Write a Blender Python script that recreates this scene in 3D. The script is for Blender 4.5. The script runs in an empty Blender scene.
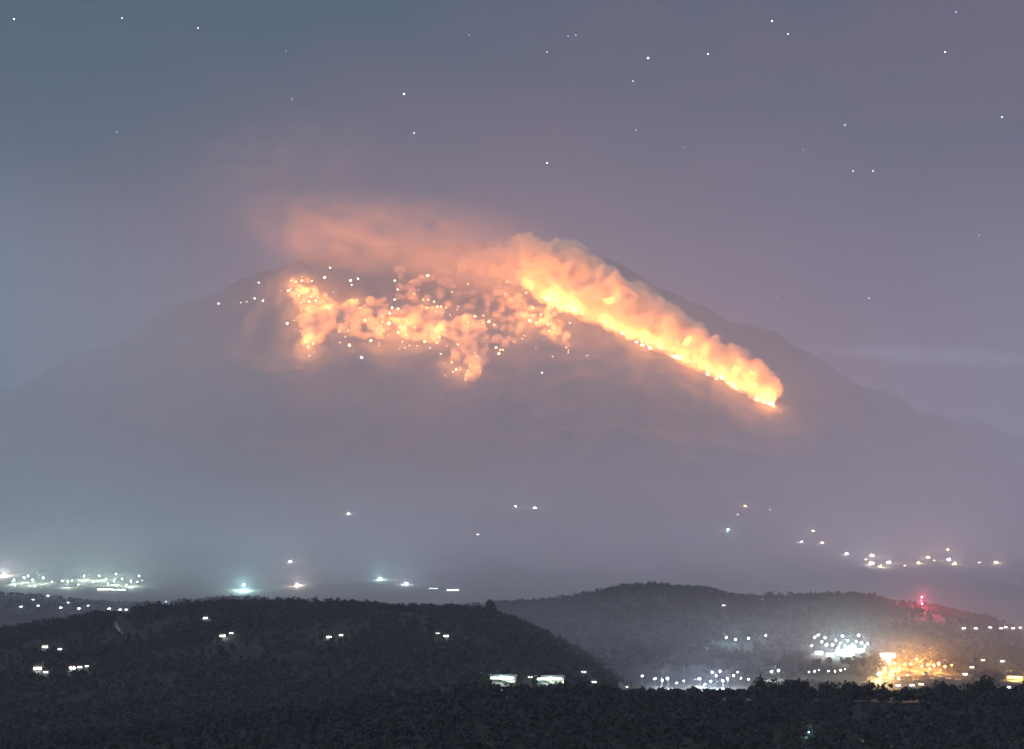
import bpy, math, random
import numpy as np
from mathutils import Vector, noise as mnoise

random.seed(7)
rng = np.random.default_rng(7)
scene = bpy.context.scene
COL = scene.collection
R = math.radians

# ------------------------------------------------------------------ camera
W, H_IMG, F = 1024, 749, 1407.0
CAM_Z = 150.0
PITCH = math.atan((600 - 374.5) / F)
cam_d = bpy.data.cameras.new('camera')
cam_d.sensor_fit = 'HORIZONTAL'
cam_d.sensor_width = 36.0
cam_d.lens = 36.0 * F / W
cam_d.clip_start = 0.5
cam_d.clip_end = 200000.0
cam = bpy.data.objects.new('camera', cam_d)
cam.location = (0, 0, CAM_Z)
cam.rotation_euler = (math.pi / 2 + PITCH, 0, 0)
COL.objects.link(cam)
scene.camera = cam

# ------------------------------------------------------------------ sky, added moon, exposure
SUN_EL, SUN_AZ = R(42), R(-150)          # assumed high moon behind the camera, added to brighten haze and slopes
SUN_STRENGTH = 2.7
scene.view_settings.view_transform = 'Standard'
scene.view_settings.look = 'None'
scene.view_settings.exposure = 0.0
scene.view_settings.gamma = 1.0
scene.view_settings.use_curve_mapping = False

world = bpy.data.worlds.new('World')
scene.world = world
world.use_nodes = True
wn = world.node_tree.nodes
wl = world.node_tree.links
wn.clear()
w_out = wn.new('ShaderNodeOutputWorld')
sky = wn.new('ShaderNodeTexSky')
sky.sky_type = 'NISHITA'
sky.sun_disc = False
sky.sun_elevation = SUN_EL
sky.sun_rotation = SUN_AZ
bg_sky = wn.new('ShaderNodeBackground')
bg_sky.inputs['Strength'].default_value = 0.006
wl.new(sky.outputs[0], bg_sky.inputs['Color'])
# purple night glow of the town lights on thin high cloud
tc = wn.new('ShaderNodeTexCoord')
mp = wn.new('ShaderNodeMapping')
mp.inputs['Scale'].default_value = (2.2, 2.2, 5.5)
nz = wn.new('ShaderNodeTexNoise')
nz.inputs['Scale'].default_value = 1.6
nz.inputs['Detail'].default_value = 5.0
nz.inputs['Roughness'].default_value = 0.62
wl.new(tc.outputs['Generated'], mp.inputs['Vector'])
wl.new(mp.outputs[0], nz.inputs['Vector'])
sep = wn.new('ShaderNodeSeparateXYZ')
wl.new(tc.outputs['Generated'], sep.inputs[0])
lr = wn.new('ShaderNodeMapRange')        # town side (east) to the dark side (west)
lr.inputs['From Min'].default_value = -0.42
lr.inputs['From Max'].default_value = 0.25
wl.new(sep.outputs['X'], lr.inputs['Value'])
hi_ = wn.new('ShaderNodeMath'); hi_.operation = 'MULTIPLY_ADD'      # clearer, bluer air overhead
wl.new(sep.outputs['Z'], hi_.inputs[0]); hi_.inputs[1].default_value = -1.6; hi_.inputs[2].default_value = 0.42
lr2 = wn.new('ShaderNodeMath'); lr2.operation = 'ADD'
wl.new(lr.outputs[0], lr2.inputs[0]); wl.new(hi_.outputs[0], lr2.inputs[1])
ad = wn.new('ShaderNodeMath'); ad.operation = 'MULTIPLY_ADD'
wl.new(nz.outputs[0], ad.inputs[0]); ad.inputs[1].default_value = 1.7
wl.new(lr2.outputs[0], ad.inputs[2])
mr = wn.new('ShaderNodeMapRange')
mr.inputs['From Min'].default_value = 1.02
mr.inputs['From Max'].default_value = 1.88
wl.new(ad.outputs[0], mr.inputs['Value'])
cr = wn.new('ShaderNodeMix'); cr.data_type = 'RGBA'
cr.inputs['A'].default_value = (0.002, 0.055, 0.080, 1)
cr.inputs['B'].default_value = (0.108, 0.066, 0.112, 1)
wl.new(mr.outputs[0], cr.inputs['Factor'])
bg_glow = wn.new('ShaderNodeBackground')
bg_glow.inputs['Strength'].default_value = 1.0
wl.new(cr.outputs['Result'], bg_glow.inputs['Color'])
adds = wn.new('ShaderNodeAddShader')
wl.new(bg_sky.outputs[0], adds.inputs[0])
wl.new(bg_glow.outputs[0], adds.inputs[1])
wl.new(adds.outputs[0], w_out.inputs['Surface'])

sd = bpy.data.lights.new('added_moon_light', 'SUN')
sd.energy = SUN_STRENGTH
sd.angle = R(0.5)
sd.color = (0.78, 0.89, 1.0)
so = bpy.data.objects.new('added_moon_light', sd)
COL.objects.link(so)
_sv = Vector((math.sin(SUN_AZ) * math.cos(SUN_EL), math.cos(SUN_AZ) * math.cos(SUN_EL), math.sin(SUN_EL)))
so.rotation_euler = (-_sv).to_track_quat('-Z', 'Y').to_euler()
so.location = (0, -100, 400)

cy = scene.cycles
cy.use_denoising = True
cy.max_bounces = 8
cy.diffuse_bounces = 2
cy.glossy_bounces = 2
cy.volume_bounces = 3
cy.transparent_max_bounces = 64
cy.use_light_tree = True
cy.sample_clamp_indirect = 4.0
cy.sample_clamp_direct = 0.0

# ------------------------------------------------------------------ materials
def mat(name, col, rough=0.9, col2=None, scale=0.05, detail=4.0):
    m = bpy.data.materials.new(name)
    m.use_nodes = True
    n, l = m.node_tree.nodes, m.node_tree.links
    b = n['Principled BSDF']
    b.inputs['Roughness'].default_value = rough
    b.inputs['Specular IOR Level'].default_value = 0.2
    if col2 is None:
        col2 = tuple(c * 0.6 for c in col)
    t = n.new('ShaderNodeTexCoord')
    z = n.new('ShaderNodeTexNoise')
    z.inputs['Scale'].default_value = scale
    z.inputs['Detail'].default_value = detail
    mx = n.new('ShaderNodeMix'); mx.data_type = 'RGBA'
    mx.inputs['A'].default_value = (*col, 1)
    mx.inputs['B'].default_value = (*col2, 1)
    l.new(t.outputs['Object'], z.inputs['Vector'])
    l.new(z.outputs[0], mx.inputs['Factor'])
    l.new(mx.outputs['Result'], b.inputs['Base Color'])
    return m

_em = {}
def emit(col, strength, sample=False):
    k = (col, strength, sample)
    if k in _em:
        return _em[k]
    m = bpy.data.materials.new('glowing_lamp')
    m.use_nodes = True
    n, l = m.node_tree.nodes, m.node_tree.links
    n.clear()
    o = n.new('ShaderNodeOutputMaterial')
    e = n.new('ShaderNodeEmission')
    e.inputs['Color'].default_value = (*col, 1)
    e.inputs['Strength'].default_value = strength
    l.new(e.outputs[0], o.inputs['Surface'])
    m.cycles.emission_sampling = 'FRONT_BACK' if sample else 'NONE'
    _em[k] = m
    return m

def vol(name, col, density, aniso=0.0):
    m = bpy.data.materials.new(name)
    m.use_nodes = True
    n, l = m.node_tree.nodes, m.node_tree.links
    n.clear()
    o = n.new('ShaderNodeOutputMaterial')
    v = n.new('ShaderNodeVolumePrincipled')
    v.inputs['Color'].default_value = (*col, 1)
    v.inputs['Density'].default_value = density
    v.inputs['Anisotropy'].default_value = aniso
    l.new(v.outputs[0], o.inputs['Volume'])
    return m

M_GROUND = mat('valley_soil_and_fields', (0.050, 0.050, 0.042), col2=(0.030, 0.034, 0.026), scale=0.006)
M_MOUNT = mat('scrubby_mountain_slope', (0.085, 0.078, 0.070), col2=(0.050, 0.049, 0.044), scale=0.004, detail=8)
def lightened_foot_fields(m):  # foot fields painted paler, in place of mist glow over the low slope
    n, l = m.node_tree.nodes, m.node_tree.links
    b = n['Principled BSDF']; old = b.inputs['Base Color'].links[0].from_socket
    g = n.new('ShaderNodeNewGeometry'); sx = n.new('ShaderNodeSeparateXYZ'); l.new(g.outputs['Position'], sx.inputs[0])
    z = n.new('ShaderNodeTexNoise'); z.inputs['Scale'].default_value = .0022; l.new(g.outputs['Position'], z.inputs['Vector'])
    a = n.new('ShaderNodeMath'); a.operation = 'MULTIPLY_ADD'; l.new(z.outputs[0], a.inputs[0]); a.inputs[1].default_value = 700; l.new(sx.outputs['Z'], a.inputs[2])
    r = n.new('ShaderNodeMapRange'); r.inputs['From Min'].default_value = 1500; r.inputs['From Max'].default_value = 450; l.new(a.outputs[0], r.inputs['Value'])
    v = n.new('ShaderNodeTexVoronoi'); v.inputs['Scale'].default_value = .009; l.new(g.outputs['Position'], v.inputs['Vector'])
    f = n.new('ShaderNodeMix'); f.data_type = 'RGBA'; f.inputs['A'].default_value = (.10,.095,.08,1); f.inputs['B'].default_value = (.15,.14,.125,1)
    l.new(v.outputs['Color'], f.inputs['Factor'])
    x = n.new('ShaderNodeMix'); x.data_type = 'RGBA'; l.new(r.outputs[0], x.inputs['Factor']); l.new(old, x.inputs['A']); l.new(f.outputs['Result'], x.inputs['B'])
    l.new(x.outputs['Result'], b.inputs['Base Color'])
lightened_foot_fields(M_MOUNT)
M_HILL = mat('hill_undergrowth', (0.022, 0.022, 0.021), col2=(0.014, 0.015, 0.013), scale=0.02)
M_LEAF = mat('dark_leaves', (0.014, 0.015, 0.015), col2=(0.024, 0.024, 0.024), scale=0.06)
M_BARK = mat('bark', (0.08, 0.065, 0.05), scale=1.5)
M_ROAD = mat('pale_road', (0.22, 0.22, 0.22), col2=(0.14, 0.14, 0.14), scale=0.2)
M_WALL = mat('plaster_wall', (0.55, 0.52, 0.47), col2=(0.40, 0.38, 0.35), scale=0.4)
M_ROOF = mat('clay_roof', (0.16, 0.085, 0.06), col2=(0.10, 0.06, 0.045), scale=0.8)
M_SHEET = mat('metal_roof', (0.30, 0.31, 0.32), rough=0.5, scale=0.3)
M_STEEL = mat('galvanised_steel', (0.14, 0.14, 0.15), rough=0.5, scale=2.0)
M_REDWHITE = mat('painted_mast', (0.45, 0.10, 0.08), rough=0.6, scale=2.0)

# ------------------------------------------------------------------ object helpers
def tag(o, label=None, cat=None, group=None, kind=None):
    if label: o['label'] = label
    if cat: o['category'] = cat
    if group: o['group'] = group
    if kind: o['kind'] = kind
    return o

def empty(name, loc, rz=0.0):
    o = bpy.data.objects.new(name, None)
    o.location = loc
    o.rotation_euler = (0, 0, rz)
    o.empty_display_size = 2
    COL.objects.link(o)
    return o

def mesh_obj(name, verts, faces, m, parent=None, smooth=False, loc=None):
    me = bpy.data.meshes.new(name)
    verts = np.asarray(verts, dtype=np.float32)
    if isinstance(faces, np.ndarray):
        k = faces.shape[1]
        me.vertices.add(len(verts)); me.vertices.foreach_set('co', verts.ravel())
        me.loops.add(faces.size); me.loops.foreach_set('vertex_index', faces.astype(np.int32).ravel())
        me.polygons.add(len(faces))
        me.polygons.foreach_set('loop_start', np.arange(0, faces.size, k, dtype=np.int32))
        me.update(calc_edges=True)
        me.validate()
    else:
        me.from_pydata(verts.tolist(), [], faces)
    if smooth:
        me.polygons.foreach_set('use_smooth', np.ones(len(me.polygons), dtype=bool))
    me.materials.append(m)
    o = bpy.data.objects.new(name, me)
    COL.objects.link(o)
    if parent: o.parent = parent
    if loc is not None: o.location = loc
    return o

def copy_tree(o, parent=None):
    c = o.copy()
    COL.objects.link(c)
    if parent: c.parent = parent
    for ch in list(o.children):
        copy_tree(ch, c)
    return c

class MB:
    """collects shapes for one mesh"""
    def __init__(s): s.v, s.f = [], []
    def add(s, vs, fs):
        b = len(s.v); s.v += [tuple(v) for v in vs]; s.f += [tuple(b + i for i in f) for f in fs]
    def box(s, x0, x1, y0, y1, z0, z1):
        s.add([(x0,y0,z0),(x1,y0,z0),(x1,y1,z0),(x0,y1,z0),(x0,y0,z1),(x1,y0,z1),(x1,y1,z1),(x0,y1,z1)],
              [(0,3,2,1),(4,5,6,7),(0,1,5,4),(1,2,6,5),(2,3,7,6),(3,0,4,7)])
    def tube(s, pts, rad, n=8):
        rings = []
        for i, p in enumerate(pts):
            p = Vector(p)
            d = (Vector(pts[min(i+1, len(pts)-1)]) - Vector(pts[max(i-1, 0)])).normalized()
            a = d.orthogonal().normalized(); b = d.cross(a)
            rings.append([p + rad[i] * (a * math.cos(2*math.pi*k/n) + b * math.sin(2*math.pi*k/n)) for k in range(n)])
        vs = [v for r in rings for v in r]
        fs = [(i*n+k, i*n+(k+1) % n, (i+1)*n+(k+1) % n, (i+1)*n+k) for i in range(len(pts)-1) for k in range(n)]
        fs += [tuple(range(n))[::-1], tuple((len(pts)-1)*n + k for k in range(n))]
        s.add(vs, fs)
    def lathe(s, prof, n=12, c=(0,0,0)):
        vs = [(c[0]+r*math.cos(2*math.pi*k/n), c[1]+r*math.sin(2*math.pi*k/n), c[2]+z) for r, z in prof for k in range(n)]
        fs = [(i*n+k, i*n+(k+1) % n, (i+1)*n+(k+1) % n, (i+1)*n+k) for i in range(len(prof)-1) for k in range(n)]
        fs += [tuple(range(n))[::-1], tuple((len(prof)-1)*n + k for k in range(n))]
        s.add(vs, fs)
    def build(s, name, m, parent=None, smooth=False):
        return mesh_obj(name, s.v, s.f, m, parent, smooth)

def ico(sub=1):
    import bmesh
    bm = bmesh.new()
    bmesh.ops.create_icosphere(bm, subdivisions=sub, radius=1.0)
    bm.verts.ensure_lookup_table()
    v = np.array([p.co[:] for p in bm.verts]); f = np.array([[q.index for q in p.verts] for p in bm.faces])
    bm.free()
    return v, f

# ------------------------------------------------------------------ terrain functions
_perm = rng.random((256, 256))
def vnoise(x, y):
    xi = np.floor(x).astype(int); yi = np.floor(y).astype(int)
    fx = x - xi; fy = y - yi
    fx = fx*fx*(3-2*fx); fy = fy*fy*(3-2*fy)
    g = lambda a, b: _perm[a & 255, b & 255]
    return (g(xi,yi)*(1-fx)+g(xi+1,yi)*fx)*(1-fy) + (g(xi,yi+1)*(1-fx)+g(xi+1,yi+1)*fx)*fy
def fbm(x, y, o=5):
    s = 0; a = .5
    for i in range(o):
        s = s + a*vnoise(x + 17.3*i, y - 9.1*i); x = x*2.03; y = y*2.03; a *= .5
    return s
def ridged(x, y, o=4):
    s = 0; a = .5
    for i in range(o):
        s = s + a*(1-np.abs(2*vnoise(x + 31.7*i, y + 5.7*i)-1)); x = x*2.1; y = y*2.1; a *= .5
    return s

PEAK_Y = 11000.0
_pt = np.array([0, .25, .5, 1.0, 1.5, 2.0, 2.5, 3.0, 3.5, 4.0, 5.0, 6.0, 7.0, 8.0, 9.0, 11.0, 13.0])
_pz = np.array([2960, 2840, 2620, 2200, 1780, 1440, 1150, 920, 735, 600, 395, 245, 100, 10, -60, -120, -200])
def h_mountain(x, y):
    x = np.asarray(x, float); y = np.asarray(y, float)
    xa, xb = -1350.0, 330.0
    dx = np.where(x < xa, xa - x, np.where(x > xb, x - xb, 0)) / 1.55
    dy = (y - PEAK_Y - 250*(fbm(x/900, y*0+3.3, 3)-.5))
    t = np.sqrt(dx*dx + dy*dy) / 1000.0
    z = np.interp(t, _pt, _pz)
    up = np.clip(z/2900, 0, 1)
    ang = np.arctan2(dx*np.sign(x+500)*1.0, -dy + 1e-3)
    q = x/520.0 + 0.25*np.sin(y/900.0)
    g = ridged(q, y/2600.0 + 2.0) - .47
    amp = 230*np.clip(t/1.0, 0, 1)*np.clip(up*2.4, 0.06, 1)
    z = z + g*amp + (fbm(x/260, y/260, 5)-.48)*110*np.clip(up*2, .12, 1)
    return z
def h_ground(x, y):
    return 12 + (fbm(np.asarray(x)/900.+40, np.asarray(y)/900., 4)-.5)*26

def crest_z(px, py, dist):
    """height of a point at forward distance dist that shows at row py"""
    el = math.tan(PITCH + math.atan((374.5 - py)/F))
    return CAM_Z + dist*el

def make_hill(crest, dist, wf, wb, zb, rough=6.0, seed=0.0):
    us = np.array([(p[0]-512)/F/ math.cos(PITCH) for p in crest])
    zs = np.array([crest_z(p[0], p[1], dist) for p in crest])
    def h(x, y):
        x = np.asarray(x, float); y = np.asarray(y, float)
        u = x/np.maximum(y, 250.0)
        zc = np.interp(u, us, zs)
        s = (y - dist)
        s = np.where(s < 0, s/wf, s/wb)
        b = np.exp(-(np.abs(s)**1.7)*1.6)
        z = zb + (zc - zb)*b
        fade = 1-np.exp(-(s*s)*12)
        z = z + (fbm(x/160+seed, y/160+seed, 4)-.5)*rough*(0.15+fade)*2 - 14*(1-np.clip(b*12, 0, 1))
        return z
    return h

# crest rows of the bare ground (the trees stand on it)
h_left = make_hill([(-400,690),(-150,660),(0,640),(50,629),(100,619),(150,613),(200,610),(250,607),(300,607),(350,609),(400,612),
                    (450,613),(480,614),(510,621),(545,637),(585,661),(622,686),(670,698),(800,705),(1100,720),(1400,720)], 1900, 800, 600, 16, 7, 1.0)
h_far = make_hill([(-500,600),(-100,592),(0,594),(60,598),(110,603),(150,605),(200,602),(240,598),(270,599),(320,604),(400,607),(500,611),
                   (600,622),(800,640),(1400,640)], 4000, 900, 800, 16, 10, 5.0)
h_right = make_hill([(200,640),(340,630),(420,612),(480,607),(540,604),(560,602),(590,597),(620,590),(650,587),(700,590),(730,598),(760,600),
                     (800,598),(830,596),(860,598),(880,604),(900,607),(925,610),(950,615),(970,619),(1000,628),(1050,638),(1200,650),(1500,660)],
                    3000, 1000, 700, 16, 9, 9.0)
_fy = np.array([-400, 0, 12, 50, 150, 300, 600, 1000])
_fz = np.array([147, 147.5, 146, 134, 108, 88, 82, 80])
_h_near_crest = make_hill([(-600,800),(0,765),(100,750),(300,724),(420,708),(480,700),(600,699),(700,700),(800,702),(900,703),(1024,700),(1500,690)],
                          900, 450, 300, 14, 5, 13.0)
def h_near(x, y):
    x = np.asarray(x, float); y = np.asarray(y, float)
    k = np.clip((700 - y)/500, 0, 1); k = k*k*(3-2*k)
    w = np.exp(-(x/520.0)**2)
    a = np.interp(y, _fy, _fz)
    a = 20 + (a-20)*w
    b = _h_near_crest(x, y)
    return np.where(y < 900, np.maximum(b, a*k + b*(1-k)), b)
LAND = [h_ground, h_mountain, h_left, h_far, h_right, h_near]
def land(x, y):
    z = LAND[0](x, y)
    for h in LAND[1:]:
        z = np.maximum(z, h(x, y))
    return z

_cp, _sp = math.cos(PITCH), math.sin(PITCH)
def ray_dir(px, py):
    a = (np.asarray(px, float)-512)/F; b = (374.5-np.asarray(py, float))/F
    d = np.stack([a, _cp - b*_sp, _sp + b*_cp], -1)
    return d
def project(x, y, z):
    z = z - CAM_Z
    dep = y*_cp + z*_sp
    up = -y*_sp + z*_cp
    return 512 + F*x/dep, 374.5 - F*up/dep
def hit(px, py, ymin=300.0):
    """where the line of sight through a pixel meets the land"""
    d = ray_dir(px, py)
    d = d/d[1]
    ys = np.concatenate([np.arange(ymin, 3500, 6.0), np.arange(3500, 14000, 12.0)])
    z = CAM_Z + d[2]*ys
    g = land(d[0]*ys, ys)
    below = np.nonzero(z < g)[0]
    i = below[0] if len(below) else np.argmin(np.abs(z-g) + (ys < 2500)*1e5)
    if len(below) and i > 0:
        k = (z[i-1]-g[i-1])/((z[i-1]-g[i-1])+(g[i]-z[i])+1e-9)
        yy = ys[i-1]+k*(ys[i]-ys[i-1])
    else:
        yy = ys[i]
    xx = d[0]*yy
    return Vector((float(xx), float(yy), float(land(np.array([xx]), np.array([yy]))[0])))
def land_normal(p, e=40.0):
    x, y = p.x, p.y
    g = land(np.array([x+e, x-e, x, x]), np.array([y, y, y+e, y-e]))
    return Vector((-(g[0]-g[1])/(2*e), -(g[2]-g[3])/(2*e), 1)).normalized()

def grid_mesh(name, xs, ys, h, m, base=0.0):
    X, Y = np.meshgrid(xs, ys)
    Z = h(X, Y)
    v = np.stack([X, Y, Z], -1).reshape(-1, 3)
    nx, ny = len(xs), len(ys)
    i = (np.arange(ny-1)[:, None]*nx + np.arange(nx-1)[None]).ravel()
    f = np.stack([i, i+1, i+nx+1, i+nx], -1)
    o = mesh_obj(name, v, f, m, smooth=True)
    tag(o, kind='structure')
    return o

def seg(*spec):
    out = []
    for a, b, st in spec:
        out.append(np.arange(a, b, st))
    return np.concatenate(out + [np.array([spec[-1][1]])])

grid_mesh('ground', seg((-14200, 14200, 250)), seg((-1500, 13200, 200)), h_ground, M_GROUND)
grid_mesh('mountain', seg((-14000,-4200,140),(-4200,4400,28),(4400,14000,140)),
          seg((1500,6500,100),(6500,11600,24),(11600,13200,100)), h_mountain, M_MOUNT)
grid_mesh('hill', seg((-1800, 1800, 16)), seg((700, 2700, 14)), h_left, M_HILL)
grid_mesh('hill', seg((-3000, 2400, 30)), seg((2700, 5200, 26)), h_far, M_HILL)
grid_mesh('hill', seg((-1400, 2600, 18)), seg((1600, 4000, 16)), h_right, M_HILL)
grid_mesh('hillside', seg((-1200, 1200, 10)), seg((-300, 1500, 8)), h_near, M_HILL)

# ------------------------------------------------------------------ haze
hz = MB(); hz.box(-14500, 14500, -1800, 13350, -320, 3450)
haze = hz.build('haze', vol('haze_air', (0.84, 0.84, 1.0), 0.6e-4, 0.0))
tag(haze, 'thin night haze over the valley and mountain', 'haze', kind='stuff')

def mist(c, half, dens, col, label, power=2.0, rate=0.8):
    v, f = ico(4)
    o = mesh_obj('valley_mist', v, f, vol('mist_air', col, dens, 0.0), smooth=True, loc=c)
    o.scale = half
    m = o.data.materials[0]; n, l = m.node_tree.nodes, m.node_tree.links
    m.cycles.volume_step_rate = rate
    pv = next(q for q in n if q.type == 'PRINCIPLED_VOLUME')
    t = n.new('ShaderNodeTexCoord')
    ln = n.new('ShaderNodeVectorMath'); ln.operation = 'LENGTH'
    l.new(t.outputs['Object'], ln.inputs[0])
    a = n.new('ShaderNodeMath'); a.operation = 'SUBTRACT'; a.use_clamp = True
    a.inputs[0].default_value = 1.0; l.new(ln.outputs['Value'], a.inputs[1])
    b = n.new('ShaderNodeMath'); b.operation = 'POWER'; b.inputs[1].default_value = power
    l.new(a.outputs[0], b.inputs[0])
    d = n.new('ShaderNodeMath'); d.operation = 'MULTIPLY'; d.inputs[1].default_value = dens
    l.new(b.outputs[0], d.inputs[0]); l.new(d.outputs[0], pv.inputs['Density'])
    return tag(o, label, 'mist', kind='stuff')
mist((0, 7600, 0), (13000, 4300, 2700), 2.9e-4, (0.88, 0.85, 1.0), 'thin mist hanging round the whole mountain', 1.4)
mist((-5000, 8200, 600), (4100, 4200, 2700), 7.5e-4, (0.56, 0.88, 1.0), 'bluish mist hanging on the left flank of the mountain', 1.2)
mist((5600, 8200, 600), (4700, 4200, 2300), 6.0e-4, (0.93, 0.86, 1.0), 'lavender mist hanging on the right flank of the mountain', 1.2)
mist((2400, 4950, 0), (4800, 1950, 850), 1.0e-3, (1.0, 0.86, 1.0), 'pale lavender mist lying on the foot of the mountain', 1.0)
mist((-3000, 4950, 0), (4400, 1950, 850), 8.0e-4, (0.72, 0.91, 1.0), 'pale bluish mist lying on the left foot of the mountain', 1.0)
mist((430, 2450, 40), (2200, 900, 160), 0.85e-3, (0.93, 0.86, 1.0), 'thin mist in the lit valley at the right', 1.4)

# ------------------------------------------------------------------ lamps
def glow(parent, loc, col, power, size=2.0):
    d = bpy.data.lights.new('glow', 'POINT')
    d.color = col; d.energy = power; d.shadow_soft_size = size
    o = bpy.data.objects.new('glow', d)
    o.location = loc
    COL.objects.link(o)
    o.parent = parent
    return o

WARM = (1.0, 0.72, 0.38); WHITE = (0.95, 1.0, 0.95); CYAN = (0.55, 1.0, 0.95); ORANGE = (1.0, 0.43, 0.09)
GREENW = (0.80, 1.0, 0.80); BLUEW = (0.72, 0.88, 1.0); RED = (1.0, 0.07, 0.13)
LIGHT_PX = []         # where lamps show, so that no tree is planted in front of them

def make_house(col, st, w=11.0):
    r = empty('house', (0, 0, 0))
    d, hgt = 8.0, 4.2
    b = MB()
    b.add([(-w/2,-d/2,0),(w/2,-d/2,0),(w/2,d/2,0),(-w/2,d/2,0),(-w/2,-d/2,hgt),(w/2,-d/2,hgt),(w/2,d/2,hgt),(-w/2,d/2,hgt),(-w/2,0,hgt+2.4),(w/2,0,hgt+2.4)],
          [(0,1,5,4),(2,3,7,6),(1,2,6,9,5),(3,0,4,8,7),(0,3,2,1)])
    b.build('wall', M_WALL, r)
    q = MB(); e = .6
    for s in (-1, 1):
        q.add([(-w/2-e, s*(d/2+e), hgt-.35),(w/2+e, s*(d/2+e), hgt-.35),(w/2+e,0,hgt+2.45),(-w/2-e,0,hgt+2.45),
               (-w/2-e, s*(d/2+e), hgt-.13),(w/2+e, s*(d/2+e), hgt-.13),(w/2+e,0,hgt+2.7),(-w/2-e,0,hgt+2.7)],
              [(0,1,2,3),(7,6,5,4),(0,4,5,1),(1,5,6,2),(3,7,4,0)])
    q.build('roof', M_ROOF, r)
    for x0, x1 in ((-w*.43, -w*.08), (w*.10, w*.43)):
        wd = MB(); wd.box(x0, x1, -d/2-.10, -d/2-.02, 1.0, 3.3)
        wd.build('window', emit(col, st), r)
    dr = MB(); dr.box(-w*.05, w*.06, -d/2-.08, -d/2-.02, 0, 2.3)
    dr.build('door', M_BARK, r)
    return r

def make_lamp(col, st, hgt=9.0, bulb=0.8):
    r = empty('street_lamp', (0, 0, 0))
    p = MB(); p.tube([(0,0,-1),(0,0,hgt*.6),(0,0,hgt)], [.16,.13,.09])
    p.tube([(0,0,hgt-.1),(0,-.9,hgt+.5),(0,-2.0,hgt+.55)], [.07,.06,.05], 6)
    p.build('pole', M_STEEL, r)
    c = MB(); c.lathe([(.15,.55),(bulb*.9,.12),(bulb,0.0)], 12, (0,-2.0,hgt+.35))
    c.build('lamp_shade', M_STEEL, r)
    b = MB(); b.lathe([(bulb*.93,.0),(bulb*.9,-bulb*.5),(bulb*.55,-bulb*1.05),(.05,-bulb*1.25)], 12, (0,-2.0,hgt+.34))
    b.build('bulb', emit(col, st), r)
    return r

def make_shed(col, st, w=26.0):
    r = empty('shed', (0, 0, 0))
    d, hgt = 12.0, 5.0
    b = MB(); b.box(-w/2, w/2, d/2-.3, d/2, -1, hgt)
    b.box(-w/2, -w/2+.3, -d/2, d/2-.32, -1, hgt); b.box(w/2-.3, w/2, -d/2, d/2-.32, -1, hgt)
    b.build('wall', M_WALL, r)
    q = MB()
    q.add([(-w/2-1,-d/2-1,hgt+.05),(w/2+1,-d/2-1,hgt+.05),(w/2+1,0,hgt+2.2),(-w/2-1,0,hgt+2.2),(w/2+1,d/2+1,hgt+.05),(-w/2-1,d/2+1,hgt+.05)],
          [(0,1,2,3),(3,2,4,5)])
    q.build('roof', M_SHEET, r)
    for x in np.linspace(-w/2+.2, w/2-.2, 5):
        p = MB(); p.tube([(x,-d/2+.2,-1),(x,-d/2+.2,hgt+.2)], [.16,.16], 6); p.build('post', M_STEEL, r)
    for k in range(3):
        x0 = -w/2+1.2 + k*(w-2.4)/3; x1 = x0 + (w-2.4)/3 - 1.4
        t = MB(); t.box(x0, x1, -d/2+.6, -d/2+1.3, hgt-1.5, hgt-.35)
        t.build('tube_lamp', emit(col, st), r)
    return r

_proto = {}
DEBUG = False
def put(kind, px, py, col, st, label, group=None, power=0.0, scale=1.0, cat=None, lift=0.0, **kw):
    k = (kind, col, st, tuple(sorted(kw.items())))
    if k in _proto:
        o = copy_tree(_proto[k])
    else:
        o = {'house': make_house, 'lamp': make_lamp, 'shed': make_shed}[kind](col, st, **kw)
        _proto[k] = o
    p = hit(px, py)
    # the glowing piece, not the foot, belongs on that row
    o.location = p
    o.rotation_euler = (0, 0, random.uniform(-.25, .25) + math.atan2(-p.x, p.y)*-1.0*-1.0)
    o.scale = (scale, scale, scale)
    for kk in ('group',):
        if kk in o: del o[kk]
    tag(o, label, cat or {'house': 'house', 'lamp': 'street lamp', 'shed': 'shed'}[kind], group)
    if power:
        glow(o, (0, -9, {'house': 6, 'lamp': 8, 'shed': 5}[kind]), col, power)
    if DEBUG: print('LIGHT', px, py, kind, round(p.y))
    q = project(p.x, p.y, p.z + 3)
    if kind == 'house' and p.y < 5000:
        o.scale = (scale*.55,)*3
        if not power and st >= 4: glow(o, (1.5, -11, 3.5), col, 2.2e3*min(st, 40)/16, .5)     # added light washing the house front, no lamp stands there
    LIGHT_PX.append((q[0], q[1], p.y, 7 if kind == 'shed' else 3))
    return o

# lights scattered on the lower slope of the mountain (right)
G1 = 'scattered village lights on the lower right slope'
L1 = 'small lit house, one of the scattered village lights low on the right mountain slope'
for px, py, st, col, s in [(728,530,60,CYAN,1.4),(738,515,22,WARM,1),(745,506,28,WARM,1),(770,510,18,WARM,1),(813,531,30,WARM,1),(822,543,60,WARM,1.3),
        (802,542,34,WHITE,1),(834,517,16,ORANGE,1),(847,554,50,WHITE,1.2),(872,556,60,WHITE,1.5),(872,564,80,WHITE,1.9),(889,563,55,WHITE,1.6),
        (928,558,60,WARM,1.4),(918,563,28,WARM,1),(949,560,60,WHITE,1.5),(948,550,26,WARM,1),(955,564,50,WARM,1.2),(979,563,24,WARM,1),(996,563,55,WARM,1.5),
        (866,560,22,WARM,1),(880,567,26,WARM,1),(905,566,16,WARM,1),(934,561,22,WARM,1)]:
    put('house', px, py, col, st, L1, G1, scale=s*.8, power=1.3e5*s if st > 25 else 0)
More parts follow.
